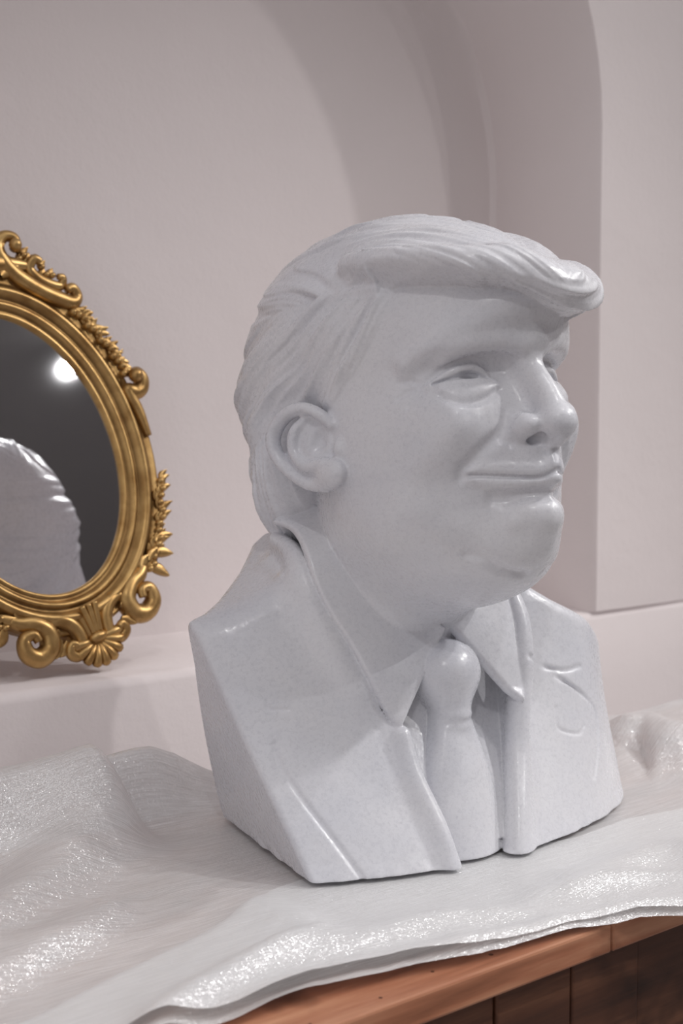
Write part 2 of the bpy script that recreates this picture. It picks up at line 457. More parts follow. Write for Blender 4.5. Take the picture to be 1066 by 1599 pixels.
# the relief of the face: how far forward it stands at u (columns) and w (rows)
FU = [0, 12, 24, 36, 48, 60, 72, 84]
FACE = [(110, [106, 105, 102, 95, 83, 64, 38, -4]), (90, [133, 132, 128, 121, 109, 91, 65, 23]), (70, [144, 143, 139, 131, 119, 102, 75, 35]),
        (55, [136, 135, 132, 127, 119, 105, 76, 38]), (46, [132, 128, 122, 117, 113, 102, 75, 38]), (38, [126, 113, 106, 105, 101, 91, 69, 37]),
        (30, [125, 112, 105, 104, 99, 88, 68, 37]), (20, [126, 117, 111, 108, 103, 93, 71, 39]), (8, [128, 122, 116, 113, 110, 103, 79, 43]),
        (-8, [130, 126, 119, 115, 113, 107, 83, 45]), (-25, [136, 131, 121, 112, 106, 99, 79, 44]), (-43, [137, 130, 118, 106, 96, 84, 68, 40]),
        (-60, [131, 124, 112, 101, 91, 79, 63, 36]), (-81, [130, 125, 110, 96, 84, 71, 54, 26]), (-94, [122, 116, 100, 86, 72, 58, 40, 10]), (-115, [88, 84, 74, 62, 48, 32, 10, -20])]
def _relief():
    us = np.arange(0, 90.); ws = np.arange(-115, 111.)
    G = np.zeros((len(ws), len(us)))
    def crv(x, y, xs):                                       # smooth curve through uneven stations
        y = np.asarray(y, float); m = np.gradient(y, x); k = np.clip(np.searchsorted(x, xs, 'right') - 1, 0, len(x) - 2)
        x0, x1 = np.asarray(x)[k], np.asarray(x)[k+1]; h = x1 - x0; t = np.clip((xs - x0) / h, 0, 1.3)
        return (2*t**3-3*t*t+1)*y[k] + (t**3-2*t*t+t)*h*m[k] + (-2*t**3+3*t*t)*y[k+1] + (t**3-t*t)*h*m[k+1]
    rows = sorted(FACE); wr = [float(r[0]) for r in rows]
    fu = np.array([-12.] + FU)                                # mirrored station keeps the midline smooth
    R_ = np.array([crv(fu, [r[1][1]] + r[1], us) for r in rows])
    for c in range(len(us)): G[:, c] = crv(np.array(wr), R_[:, c], ws)
    gw, gu = np.gradient(G); N = np.sqrt(1 + gw**2 + gu**2)
    ker = np.array([1, 2, 3, 2, 1.]) / 9
    for _ in range(3):
        for ax in (0, 1): N = np.apply_along_axis(lambda r: np.convolve(np.pad(r, 2, 'edge'), ker, 'valid'), ax, N)
    return G.astype(f32), N.astype(f32)
RELIEF, RNORM = _relief()
def lookup(G, u, w):
    x = np.clip(u, 0, 88.9); y = np.clip(w + 115, 0, 224.9)
    i = y.astype(np.int32); j = x.astype(np.int32); fy = (y - i).astype(f32); fx = (x - j).astype(f32)
    return (G[i, j]*(1-fx)+G[i, j+1]*fx)*(1-fy)+(G[i+1, j]*(1-fx)+G[i+1, j+1]*fx)*fy
def head_base(pm):
    a = Acc(pm)
    a.ell((0, -5, 75), (82, 125, 86), 1)
    a.ell((0, 20, -20), (84, 80, 92), 20)                      # sides of the face
    a.ell((40, 30, -62), (40, 46, 38), 18)                     # jowls
    a.ell((0, 36, -90), (50, 80, 40), 18)                      # under the chin
    a.tube([(0, -22, -50, 68), (0, -66, -125, 71)], 22, '+', 1)
    a.ell((42, -2, -54), (30, 40, 42), 18)  # neck
    if a.hi[1] > -5 and a.hi[2] > -125:
        u, v, w = pm[:, 0], pm[:, 1], pm[:, 2]
        d = (v - lookup(RELIEF, u, w)) / lookup(RNORM, u, w)
        d = smax(d, u - np.interp(w, [-115, -90, -60, -30, 20, 110], [44, 58, 74, 83, 86, 80]).astype(f32), 12); d = smax(d, np.abs(w + 3) - 108, 18); d = smax(d, -2 - v, 16)
        a.d = smin(a.d, d, 14)
    a.tube([(4, 123, 48, 6), (20, 121, 53, 6.5), (38, 110, 55, 7), (56, 95, 51, 7), (68, 76, 40, 5)], 10)   # brow
    # nose
    a.tube([(0, 124, 44, 9), (0, 125, 30, 8), (0, 136, 10, 9), (0, 144, -10, 11)], 12)
    a.ell((0, 144, -12), (13.5, 13, 11.5), 5)
    a.ell((17, 127, -12), (9.5, 15, 9), 6)
    a.tube([(0, 147, -20, 5), (0, 136, -27, 5)], 4, '+', 1)
    return a.d
DETAIL = []
def plan_head():
    def L(op, k, pts, n=4, mid=[], lift=.62): DETAIL.append((op, k, strip(head_base, pts, True, lift if op == '+' or lift != .62 else -.25) + mid, n))
    L('+', 7, [(690, 562, 3), (712, 546, 5), (745, 534, 6), (780, 532, 6), (812, 540, 5)])          # brow
    L('+', 2.5, [(668, 602, 1), (690, 589, 3.0), (714, 578, 3.8), (738, 575, 3.6), (757, 586, 2)], 4, [], .3)        # upper lid
    L('+', 2.5, [(676, 604, 1.2), (698, 598, 2.4), (722, 595.5, 2.6), (744, 594.5, 2.4), (760, 593, 1.4)], 4, [], .45)    # lower lid
    L('+', 7, [(692, 610, 2), (714, 613, 4), (744, 611, 4), (768, 604, 2)], 4, [], .9)                               # bag
    L('-', 4, [(688, 618, .6), (704, 625, 1.4), (730, 629, 1.5), (756, 623, 1.2), (778, 608, .6)])                    # under the bag
    L('-', 1.2, [(676, 601, 1.3), (700, 594, 1.6), (714, 590, 2.2), (724, 587.5, 3.2), (736, 586.5, 3.2), (745, 587.5, 2.2), (757, 591, 1.4)], 4, [], .1)   # slit
    L('-', .8, [(714, 590, .9), (722, 588, 1.5), (732, 586.5, 2.2), (741, 587, 1.7), (746, 588, .9)], 4, [], 2.4)       # the dark of the eye
    L('-', 3, [(656, 602, .6), (674, 590, 1.0), (694, 574, 1.3), (716, 564, 1.4), (740, 561, 1.3), (760, 570, .9)])    # lid fold
    L('-', 2.5, [(655, 606, 1.1), (638, 612, 1.2), (622, 622, 1)])
    L('-', 2.5, [(662, 612, 1), (646, 624, 1.2), (636, 636, 1)])
    L('-', 2.5, [(656, 598, 1), (640, 596, 1.1), (624, 598, 1)])
    L('-', 6, [(800, 652, .8), (787, 668, 2.0), (766, 689, 3.0), (742, 713, 3.2), (724, 735, 2.8), (718, 746, 1)])       # smile fold
    L('+', 5, [(732, 738, 1), (756, 733, 3.5), (800, 733, 4.5), (845, 734, 5)], 4, [(0, 135, -37, 5)])        # upper lip
    L('+', 5, [(735, 750, 1), (760, 753, 3.5), (805, 756, 5), (848, 757, 6)], 4, [(0, 134, -49.5, 5.5)])          # lower lip
    L('-', 2.2, [(722, 746, .8), (732, 743, 1.6), (748, 742, 1.3), (797, 744, 1.2), (845, 744, 1.3)], 4, [(0, 140, -43, 1.3)])
    L('-', 8, [(770, 778, 2), (805, 778, 4), (840, 776, 5)], 4, [(0, 138, -60, 5)])                            # hollow over the chin
    L('-', 4, [(790, 652, .8), (786, 668, 1.2), (786, 684, 1.6), (796, 693, 1.2)])                     # crease round the wing
    L('-', 6, [(728, 866, .8), (756, 871, 1.5), (782, 890, 2), (816, 897, 2)])                          # jaw crease
    L('+', 9, [(806, 812, 4), (828, 800, 8), (850, 802, 8)], 4, [], .9)                                            # chin
def head_field(p, pm, hb):
    a = Acc(pm); a.d = hb
    for op, k, pts, n in DETAIL: a.tube(pts, k, op, n)

    
    a.ell((11, 132, -20), (3.8, 8.5, 4.6), 3, '-', (0, 0, 14))   # nostril
    a.tube([(0, 140, -30, 1.6), (0, 141, -36, 1.6)], 4, '-', 1)
    a.tube([(0, 138, -88, 1), (0, 134, -97, 1.6)], 5, '-', 1)
    # ear
    pe = pm.copy(); pe[:, 1] = (pm[:, 1] + 9) / f32(.86) - 13; pe[:, 2] = (pm[:, 2] + 4) / f32(.86) + 5
    e = Acc(pe)
    hel = [(88, 12, 20, 4), (94, 4, 31, 5), (99, -12, 37.5, 5.6), (103, -31, 33, 6), (106, -43, 19, 6), (105, -41, 2, 5.6), (101, -30, -13, 5.4), (96, -15, -25, 5.2), (91, 0, -28, 6)]
    e.tube(hel, 3)
    e.ell((92, 9, -20), (8, 18, 13), 5)                        # lobe
    e.ell((91, -15, 3), (8, 25, 31), 4, '+', (-18, 0, 12))     # plate
    e.tube([(94, -8, 30, 3.5), (100, -20, 20, 5), (101, -23, 4, 5), (98, -13, -10, 5.5), (95, 6, -11, 5)], 3)   # antihelix
    e.ell((101, 3, 9), (12, 9.5, 15), 2.5, '-', (-14, 0, 0))   # concha
    e.ell((100, -3, 24), (6, 6, 7), 3, '-')
    e.tube([(102, -6, 33, 1.2), (106, -22, 29, 1.8), (109, -33, 20, 2.0), (109, -33, 4, 2.0), (105, -26, -10, 1.4)], 3, '-')
    e.ell((85, 18, -1), (7, 6, 9), 4)                          # tragus
    a.d = smin(a.d, e.d * f32(.86), 4)
    # the neck ends inside the collar
    f = pm[:, 1]*ct - pm[:, 2]*st; z = HZ + pm[:, 1]*st + pm[:, 2]*ct
    return smax(a.d, (f32(134) + (29 - f) * f32(1.1) - z) * f32(.67), 3)

def hair_field(p, pm, hd):
    a = Acc(p); m = Acc(pm)
    m.ell((0, -25, 74), (96, 125, 94), 1)
    m.ell((0, -62, 42), (97, 90, 82), 20)
    m.ell((0, -72, -8), (78, 52, 48), 16)
    m.tube([(66, -66, 12, 34), (70, -69, -22, 30), (68, -75, -46, 19), (65, -81, -73, 6)], 10)
    
    # the swept front
    a.d = m.d
    a.ell((0, 66, 106), (76, 98, 39), 22, '+', (-23, 0, 0))
    a.tube([(-80, 40, 119, 3), (-79, 66, 112, 7.5), (-71, 101, 105, 10), (-50, 130, 97, 12), (-22, 146, 90, 13), (4, 154, 79, 14),
            (30, 148, 75, 14), (56, 128, 84, 14), (72, 102, 98, 15), (80, 60, 112, 12), (82, 20, 120, 10)], 16)
    if a.hi[1] > 20:                                              # the lip is cut off sharp along its lower edge
        wl = np.interp(p[:, 0], [-90, -79, -71, -50, -22, 4, 28, 56, 74, 88], [112, 102, 95, 85.5, 77, 65, 61, 70, 86, 106]).astype(f32)
        a.d = smax(a.d, wl - p[:, 2] - 400 * np.clip((66 - p[:, 1]) / 40, 0, 1), 5)
    # hair on the sides, a thin coat over the skull inside its hairline
    v, w = pm[:, 1], pm[:, 2]
    if a.hi[1] > -60 and a.lo[1] < 90:
        line = [(34, 128), (60, 112), (73, 95), (71, 80), (64, 68), (54, 58), (45, 49), (34, 39), (24, 33), (12, 22), (2, 18), (-14, 28), (-38, 28), (-52, 12), (-52, -10), (-60, -40), (-130, -40), (-150, 60), (-90, 150)]
        sd = poly2(v, w, line)
        th = np.clip(.15 - sd / 10, 0, 1); th = th * th * (3 - 2 * th)
        coat = smax(hd - 3.4 * th, np.maximum(sd, 40 - pm[:, 0]), 2)
        a.d = smin(a.d, coat, 8)
    else: sd = np.full(len(p), -20, f32)
    # strands: fine ridges running with the combing
    d = a.d
    u = p[:, 0]
    if np.abs(d).min() > 7: return d
    au = np.abs(u)
    def lay(q, t):
        q = q + 4 * noise2(t * 1.3 + 9, q * .03)
        return .7 * noise2(q * .09, t * .9) + .9 * noise2(q * .20 + 40, t * 1.2) + .6 * noise2(q * .42 + 80, t * 1.6) + .25 * noise2(q * .8 + 20, t * 2)
    fan = np.arctan2(150 - w, 112 - v)                            # the side locks fan out from the parting
    s1 = lay(fan * 105 + .75 * au * np.clip((w - 100) / 40, 0, 1), np.hypot(v - 112, w - 150) * .016)
    rho2 = np.hypot(v - 60, w + 100)
    s2 = lay(rho2 - .6 * au + 300, v * .02)
    s3 = lay(v * 1.0 + u * .3 + 700, w * .02)
    fr = np.clip((v - 5) / 50, 0, 1) * np.clip((w - 92 + v * .12) / 14, 0, 1); fr = fr * fr * (3 - 2 * fr)
    nape = np.clip((10 - w) / 20, 0, 1) * np.clip((-v - 20) / 25, 0, 1)
    s = s1 * (1.9 - .9 * np.clip((w - 80) / 30, 0, 1)) * (1 - fr) + s2 * fr
    s = s * (1 - nape) + s3 * 1.5 * nape
    edge = np.clip(-sd / 7, .3, 1) if a.hi[2] < 130 else 1
    return d + s * edge * f32(1.5)

JV = [(-92, 235), (-88, 200), (-80, 160), (-64, 122), (-49, 92), (-46, 53), (-40, -5), (20, -5), (50, 58), (62, 100), (72, 140), (78, 180), (86, 235)]
def torso_field(p):
    zmin = p[:, 2].min()
    u, f, z = p[:, 0], p[:, 1], p[:, 2]
    sm = np.clip((u - 40) / 130, 0, 1); sm = sm * sm * (3 - 2 * sm)
    g = .52 * z + .06 * z * np.exp(-((z - 60) / 60) ** 2)
    fp = f + g - 42 * sm * np.clip(z / 140, 0, 1.2)
    x = np.where(u > 2, (u - 2) / 243, (u - 2) / 213); y = (fp + 52) / 143
    d = (np.sqrt(x*x + y*y) - 1) * 128
    au = np.abs(u)
    top = (z - np.interp(au, [0, 60, 95, 130, 170, 210], [234, 222, 197, 179, 166, 146]).astype(f32) + 14 * sm) * f32(.92)
    d = smax(d, top, 12)
    d = smax(d, (-118 + .32 * z * np.clip((au - 70) / 80, 0, 1) - f) * f32(.93), 8)
    n1 = np.cross(np.array([40, -172, 0.]), np.array([-29, -107, 172.])); n1 /= np.linalg.norm(n1)
    if n1[0] > 0: n1 = -n1
    d = smax(d, ((p - V(-140, 59, 0)) @ n1.astype(f32)), 4)
    d = smax(d, (u - 216) * f32(.97) + (z - 40) * f32(-.03) , 14)
    if zmin < 14: d = d + 1.3 * noise2(u * .11 + f * .05, z * .12 + f * .1) * np.clip(1 - z / 12, 0, 1)      # chipped foot
    d = smax(d, -z, 1.5)
    return d
def tie_field(p):
    a = Acc(p)
    a.ell((3, 27, 125), (28, 28, 25), 1)
    a.tube([(2, 32, 112, 18), (1, 40, 95, 14)], 10, '+', 1)
    z = p[:, 2]
    if a.hi[2] > -8 and a.lo[2] < 110:
        half = np.interp(z, [-10, 0, 30, 60, 90, 100], [44, 44, 38, 28, 17, 14]).astype(f32)
        cu = np.interp(z, [0, 100], [-8, 2]).astype(f32); cf = np.interp(z, [-10, 0, 30, 60, 95, 100], [90, 85, 75, 64, 49, 46]).astype(f32)
        x = (p[:, 0] - cu)
        d = np.abs(p[:, 1] - (cf - 12) + .012 * x * x) - 11
        d = smax(d * f32(.8), np.abs(x) - half, 9); d = smax(d, np.abs(z - 47) - 50, 3)
        a.d = smin(a.d, d, 5)
    a.tube([(-18, 44, 93, 2), (-8, 52.5, 92, 2), (1, 54.5, 91.5, 2), (10, 52.5, 92, 2), (20, 44, 93, 2)], 3, '-')      # below the knot
    return a.d
class Sheet:
    """a thin curved sheet bounded by the edges I and E: its height over its own mean plane is a smooth fit"""
    def __init__(self, I, E, t=3.2, terms=11):
        def even(P):
            S = spline(P, 8); L = np.r_[0, np.cumsum(np.linalg.norm(np.diff(S, axis=0), axis=1))]
            return np.stack([np.interp(np.linspace(0, L[-1], 22), L, S[:, c]) for c in range(3)], 1)
        I, E = even(I), even(E); Q = np.concatenate([I, E, (I + E) / 2 + 0])
        self.terms = terms; self.c = Q.mean(0); self.ax = np.linalg.svd(Q - self.c)[2]
        x, y, n = ((Q - self.c) @ self.ax.T).T
        self.k = np.linalg.lstsq(self.basis(x, y), n, rcond=1e-3)[0].astype(f32); self.t = f32(t)
        self.poly = ((np.concatenate([I, E[::-1]]) - self.c) @ self.ax.T)[:, :2]
        self.lo, self.hi = Q.min(0) - 14, Q.max(0) + 14
    def basis(self, x, y):
        x, y = x * .02, y * .02
        return np.stack([1 + 0*x, x, y, x*x, x*y, y*y, x**3, x*x*y, x*y*y, y**3, x**4], 1)[:, :self.terms]
    def __call__(self, p):
        q = (p - self.c.astype(f32)) @ self.ax.T.astype(f32)
        b = poly2(q[:, 0], q[:, 1], self.poly); m = np.clip(1 - b / 40, .2, 1)
        h = np.abs(q[:, 2] - self.basis(np.clip(q[:, 0], -95, 95), q[:, 1]) @ self.k) * f32(.8) - self.t
        return smax(h, b - self.t * .6, 2.5)
CR, CL = [], []
def plan_collar():
    """the collar's upper edge runs into the neck a little, so that it hugs it"""
    def hug(P, m=7):
        return [(x - m * x / math.hypot(x, y + 50), y - m * (y + 50) / math.hypot(x, y + 50), z + 2) for x, y, z in P]
    CR.append(Sheet(hug([(-73, -58, 246), (-74, -32, 243), (-66, -8, 213), (-43, 13, 186), (-22, 25, 169)]) + [(-3, 32, 157)],
        [(-90, -58, 234), (-88, -30, 231), (-89, -9, 198), (-83, 3, 174), (-75, 12, 157), (-66, 21, 134), (-58, 27, 112), (-48, 36, 92)]))
    CL.append(Sheet(hug([(74, -58, 246), (76, -32, 243), (74, -4, 213)]) + [(56, 20, 186), (33, 28, 172), (8, 29, 159)],
        [(92, -58, 234), (92, -28, 231), (92, -6, 205), (85, 14, 184), (75, 34, 162), (67, 43, 138), (54, 54, 100)], 3.2, 7))
def collar_field(p):
    a = Acc(p)
    for S in (CR, CL):
        if S and a.near(S[0].lo, S[0].hi, 0): a.d = np.minimum(a.d, S[0](p))
    # the band that stands up round the back of the neck
    return a.d
def jacket_field(p, t):
    u, f, z = p[:, 0], p[:, 1], p[:, 2]
    v = poly2(u, z, JV)
    d = np.where(f > -60, smax(t, -v, 5), t)
    a = Acc(p); a.d = d
    a.tube([(74, 18, 186, 7), (74, 34, 160, 8), (68, 44, 130, 9), (60, 51, 100, 8), (50, 60, 62, 7), (34, 76, 28, 6), (22, 86, 0, 5)], 22)
    a.tube([(-82, -66, 222, 5), (-86, -46, 218, 5), (-90, -28, 208, 5), (-90, -12, 186, 5), (-82, 0, 156, 5), (-67, 12, 120, 4)], 26)
    a.tube([(88, -80, 216, 12), (92, -50, 218, 12), (92, -20, 214, 11), (88, 6, 190, 10)], 18)
    a.tube([(-47, 40, 86, 5), (-47, 52, 60, 5), (-43, 74, 28, 5), (-40, 86, 0, 5)], 14)
    for k, pts in FOLDS: a.tube(pts, k, '-')
    return a.d
FOLDS = []
def plan_torso():
    made = []
    for k, pts in ((3, [(430, 1160, .9), (439, 1196, 1.2), (470, 1245, 1.15), (520, 1310, 1.1), (566, 1372, 1.1)]),
                   (2, [(416, 1094, .4), (420, 1106, .8), (450, 1108, .3)]),
                   (3, [(828, 1024, .8), (850, 1041, .9), (880, 1047, .9), (906, 1040, .8)]),
                   (3, [(828, 1024, .8), (870, 1057, 1), (916, 1090, 1), (930, 1112, 1), (934, 1160, 1), (928, 1215, .8)]),
                   (2, [(868, 1104, .7), (872, 1137, .8), (904, 1145, .8), (912, 1132, .7)])):
        made.append((k, strip(lambda q: jacket_field(q, torso_field(q)), pts, False, -.2)))
    FOLDS.extend(made)
def fields(p, need=(1,)*6):
    far = np.full(len(p), 60, f32); out = [far]*6
    zl, zh = p[:, 2].min(), p[:, 2].max()
    if zh > 120 and (need[0] or need[1]):
        q = p - V(0, 0, HZ)
        h = np.stack([q[:, 0], q[:, 1]*ct + q[:, 2]*st, -q[:, 1]*st + q[:, 2]*ct], 1)
        hm = h.copy(); hm[:, 0] = np.abs(hm[:, 0])
        hb = head_base(hm)
        if need[0]: out[0] = head_field(h, hm, hb)
        if need[1] and zh > 200: out[1] = hair_field(h, hm, hb)
    if zl < 262 and (need[2] or need[3]):
        t = torso_field(p)
        if need[2]: out[2] = jacket_field(p, t)
        out[3] = t + 8
    if zl < 262:
        if need[4]: out[4] = collar_field(p)
        if need[5]: out[5] = tie_field(p)
    if zl < 12:                                                  # one flat foot
        for k in (2, 3, 5): out[k] = smax(out[k], -p[:, 2], 1.5)
    return np.stack(out)
def build_bust():
    root = empty('marble_bust', (BX, BY, TZ + .0060), 'white marble bust of a smiling man in suit and tie with swept hair', 'sculpture', (0, 0, BYAW))
    v, q, lab = field_mesh(fields, (-215, -200, -4), (215, 205, 486), VOX)
    co = np.stack([v[:, 0], -v[:, 1], v[:, 2]], 1) * .001
    # smooth normals of the whole figure, so that the parts meet without a seam
    e1 = co[q[:, 2]] - co[q[:, 0]]; e2 = co[q[:, 3]] - co[q[:, 1]]; fn = np.cross(e1, e2)
    vol = (fn * co[q].mean(1)).sum()
    if vol < 0: q = q[:, ::-1]; fn = -fn
    vn = np.zeros_like(co)
    for i in range(4): np.add.at(vn, q[:, i], fn)
    vn /= np.linalg.norm(vn, axis=1)[:, None] + 1e-12
    for k, name in enumerate(PARTS):
        fq = q[lab == k]
        if not len(fq): continue
        used, inv = np.unique(fq, return_inverse=True); inv = inv.reshape(-1, 4)
        me = bpy.data.meshes.new(name)
        me.vertices.add(len(used)); me.vertices.foreach_set('co', co[used].ravel())
        me.loops.add(inv.size); me.loops.foreach_set('vertex_index', inv.ravel().astype(np.int32))
        me.polygons.add(len(inv)); me.polygons.foreach_set('loop_start', np.arange(0, inv.size, 4, dtype=np.int32))
        me.update(); me.validate(); me.shade_smooth()
        me.normals_split_custom_set_from_vertices(vn[used].tolist())
        me.materials.append(MARBLE)
        link(bpy.data.objects.new(name, me), root)
import time as _t
_t0 = _t.time(); plan_head(); plan_torso(); plan_collar(); print('plan', round(_t.time() - _t0, 1)); build_bust(); print('bust', round(_t.time() - _t0, 1))

# ------------------------------------------------------------------ the gilt mirror leaning in the niche
def tube_bm(bm, pts, seg=10, flat=1.0):
    """a round bar along pts (x, y, z, radius); returns nothing"""
    P = [Vector(p[:3]) for p in pts]; rings = []; up = Vector((0, 0, 1))
    for i, p in enumerate(P):
        t = (P[min(i+1, len(P)-1)] - P[max(i-1, 0)]).normalized()
        s = up.cross(t)
        if s.length < 1e-4: s = Vector((1, 0, 0))
        s.normalize(); n = t.cross(s); r = pts[i][3]
        rings.append([bm.verts.new(p + s*(r*math.cos(a)) + n*(r*flat*math.sin(a))) for a in (2*math.pi*k/seg for k in range(seg))])
    for A, B in zip(rings[:-1], rings[1:]):
        for k in range(seg): bm.faces.new((A[k], A[(k+1) % seg], B[(k+1) % seg], B[k]))
    bm.faces.new(rings[0][::-1]); bm.faces.new(rings[-1])
def blob_bm(bm, c, r, ang=0, seg=10):
    g = bmesh.ops.create_uvsphere(bm, u_segments=seg, v_segments=7, radius=1)
    M = Matrix.Translation(c) @ Matrix.Rotation(ang, 4, 'Z') @ Matrix.Diagonal((*r, 1))
    bmesh.ops.transform(bm, matrix=M, verts=g['verts'])
def leaf_bm(bm, c, ang, ln, wd, th=.004, curl=.3):
    """a carved leaf with a raised spine, growing from c in direction ang"""
    n = 7; rows = []
    ca, sa = math.cos(ang), math.sin(ang)
    for i in range(n):
        t = i / (n-1); w = wd * math.sin(math.pi * (.12 + .86*t)) ** .8; x = ln * t; h = th * (1 - .5*t) + ln * curl * t * t * .5
        row = []
        for y, z in ((-w, 0), (-w*.55, h*.75), (0, h*.55), (w*.55, h*.75), (w, 0)):
            yy = y + .12 * ln * math.sin(t*3)
            row.append(bm.verts.new((c[0] + x*ca - yy*sa, c[1] + x*sa + yy*ca, c[2] + z)))
        rows.append(row)
    for A, B in zip(rows[:-1], rows[1:]):
        for k in range(4): bm.faces.new((A[k], A[k+1], B[k+1], B[k]))
    for A, B in zip(rows[:-1], rows[1:]): bm.faces.new((B[0], B[4], A[4], A[0]))
def scroll_pts(start, mid, cen, r0, turns, thick, taper=.45, hand=1, z0=.008, n=26):
    """a stem from start through mid that winds up round cen; radius r0 at the outside"""
    a0 = math.atan2(mid[1]-cen[1], mid[0]-cen[0]); out = []
    q = spline([(*start, thick*.6), (*((np.array(start)+np.array(mid))/2 + np.array([0, 0])), thick*.85), (*mid, thick)], 5)
    for x, y, t in q[:-1]: out.append((x, y, z0, t))
    r1 = math.hypot(mid[0]-cen[0], mid[1]-cen[1])
    for i in range(n+1):
        t = i/n; r = (r1*(1-t) + r0*.10*t); a = a0 + hand*turns*2*math.pi*t
        out.append((cen[0]+r*math.cos(a), cen[1]+r*math.sin(a), z0 + .007*t, thick*(1-taper*t)))
    return out
def stem(pts, n=6, z=.008): return [(a, b, z + c2, d) for a, b, c2, d in spline([(p[0], p[1], p[3] if len(p) > 3 else 0, p[2]) for p in pts], n)]
GA, GB = .130, .095                                       # half axes of the glass
def build_mirror():
    foot = Vector((.668, 1.126, LEDGE)); tilt = math.radians(15); lean = math.atan(.245)
    root = empty('ornate_mirror', foot, 'oval mirror in a carved gold frame leaning on the white ledge', 'mirror')
    # the mirror's plane: x to the right along the wall, y up, z towards the room
    Rm = Matrix.Rotation(-lean, 4, 'X') @ Matrix.Rotation(math.pi/2, 4, 'X') @ Matrix.Rotation(tilt, 4, 'Z')
    root.matrix_world = Matrix.Translation(foot) @ Rm
    cy = .2045
    def part(name, bm, m=GOLD, parent=root, smooth=True):
        bm.transform(Matrix.Translation((0, cy, .0125)))
        return bm_obj(name, bm, m, parent, smooth)
    def ring(r, k): a = 2*math.pi*k/96; return ((GB+r)*math.sin(a), (GA+r)*math.cos(a))
    bm = bmesh.new(); f = [bm.verts.new((*ring(.002, k), .0015)) for k in range(96)]; b_ = [bm.verts.new((*ring(.002, k), -.001)) for k in range(96)]
    bm.faces.new(f[::-1]); bm.faces.new(b_)
    for k in range(96): bm.faces.new((f[k], f[(k+1) % 96], b_[(k+1) % 96], b_[k]))
    part('mirror_glass', bm, MIRROR, root, False)
    prof = [(0, .002), (.001, .0055), (.0035, .0065), (.005, .0045), (.0075, .006), (.009, .0095), (.0115, .0108), (.0135, .0092), (.0145, .0075), (.0175, .0085), (.0195, .012),
            (.0225, .0148), (.0255, .0140), (.0275, .0112), (.029, .0085), (.0335, .0070), (.036, .0082), (.0385, .0078), (.040, .004), (.040, -.008), (0, -.008)]
    bm = bmesh.new(); N_ = 128; rows = []
    for k in range(N_):
        a = 2*math.pi*k/N_; nx, ny = math.sin(a)/GB, math.cos(a)/GA; l = math.hypot(nx, ny); nx /= l; ny /= l
        rows.append([bm.verts.new((GB*math.sin(a)+nx*r, GA*math.cos(a)+ny*r, z)) for r, z in prof])
    for k in range(N_):
        A, B = rows[k], rows[(k+1) % N_]
        for j in range(len(prof)): bm.faces.new((A[j], A[(j+1) % len(prof)], B[(j+1) % len(prof)], B[j]))
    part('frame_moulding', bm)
    rnd = random.Random(8)
    for s in (1, -1):
        X = lambda P: [(s*p[0], *p[1:]) for p in P]
        def add(name, P, leaves=(), seg=12, parent=root):
            bm = bmesh.new(); tube_bm(bm, X(P), seg)
            for (x, y, a, ln, wd) in leaves: leaf_bm(bm, (s*x, y, .010), a if s > 0 else math.pi - a, ln, wd)
            return part(name, bm, GOLD, parent)
        # big scroll of the crest, from the inner curl at the top out to the end roll by the frame's shoulder
        add('crest_scroll', stem([(.060, .180, .0035, .005), (.066, .184, .0045, .005), (.066, .191, .005, .004), (.058, .194, .0058, .002), (.050, .188, .0065), (.048, .176, .0075), (.056, .158, .008), (.075, .139, .008), (.092, .127, .0078), (.104, .121, .0072), (.111, .126, .0062), (.108, .134, .005, .003), (.101, .133, .004, .004)]))
        bm = bmesh.new(); blob_bm(bm, (s*.0625, .183, .017), (.0062, .0062, .0062)); part('bead', bm)
        add('crest_scroll', stem([(.084, .164, .004, .004), (.079, .168, .0045, .004), (.073, .161, .005), (.078, .150, .0055), (.090, .141, .0055), (.099, .139, .0046), (.102, .145, .0038, .003), (.097, .147, .003, .004)]))
        bm = bmesh.new()
        for (x, y, a, ln) in [(.066, .178, 60, .013), (.070, .172, 40, .013), (.076, .166, 75, .010), (.084, .158, 40, .011), (.092, .148, 60, .010), (.064, .170, 20, .013), (.086, .150, 80, .010), (.072, .164, 50, .010)]:
            leaf_bm(bm, (s*x, y, .006), math.radians(a if s > 0 else 180-a), ln, .0045)
            blob_bm(bm, (s*(x+.002), y+.002, .008), (.004, .003, .004))
        part('acanthus_leaf', bm)
        bm = bmesh.new()
        for (x, y, a, ln) in [(.020, .172, 65, .030), (.034, .170, 40, .026), (.010, .176, 85, .034), (.040, .160, 10, .020)]:
            leaf_bm(bm, (s*x, y, .010), math.radians(a if s > 0 else 180-a), ln, .008)
        part('acanthus_leaf', bm)
        # flower garland from the crest down the frame's shoulder to the curled ball
        bm = bmesh.new()
        for i in range(15):
            t = i/14; a = math.radians(44 + 31*t); r = .0405 + .002*math.sin(i*2.1)
            x, y = (GB+r)*math.sin(a), (GA+r)*math.cos(a)
            blob_bm(bm, (s*x, y, .009), (.0042, .0042, .0055))
            for j in range(3): leaf_bm(bm, (s*x, y, .009), (0 if s > 0 else math.pi) + s*(math.pi/2 - a) + rnd.uniform(-1.3, 1.3), rnd.uniform(.007, .013), .0036, .003, .5)
        part('flower_garland', bm)
        add('side_scroll', stem([(.132, -.020, .0035), (.1315, .004, .0055), (.128, .022, .0065), (.1285, .028, .007), (.135, .024, .0078), (.1425, .026, .0082), (.146, .034, .0074, .002), (.142, .041, .006, .004), (.1365, .039, .005, .006)]))
        bm = bmesh.new(); blob_bm(bm, (s*.1375, .0385, .016), (.0074, .0074, .0074)); part('bead', bm)
        # leaf garland low on the side
        bm = bmesh.new()
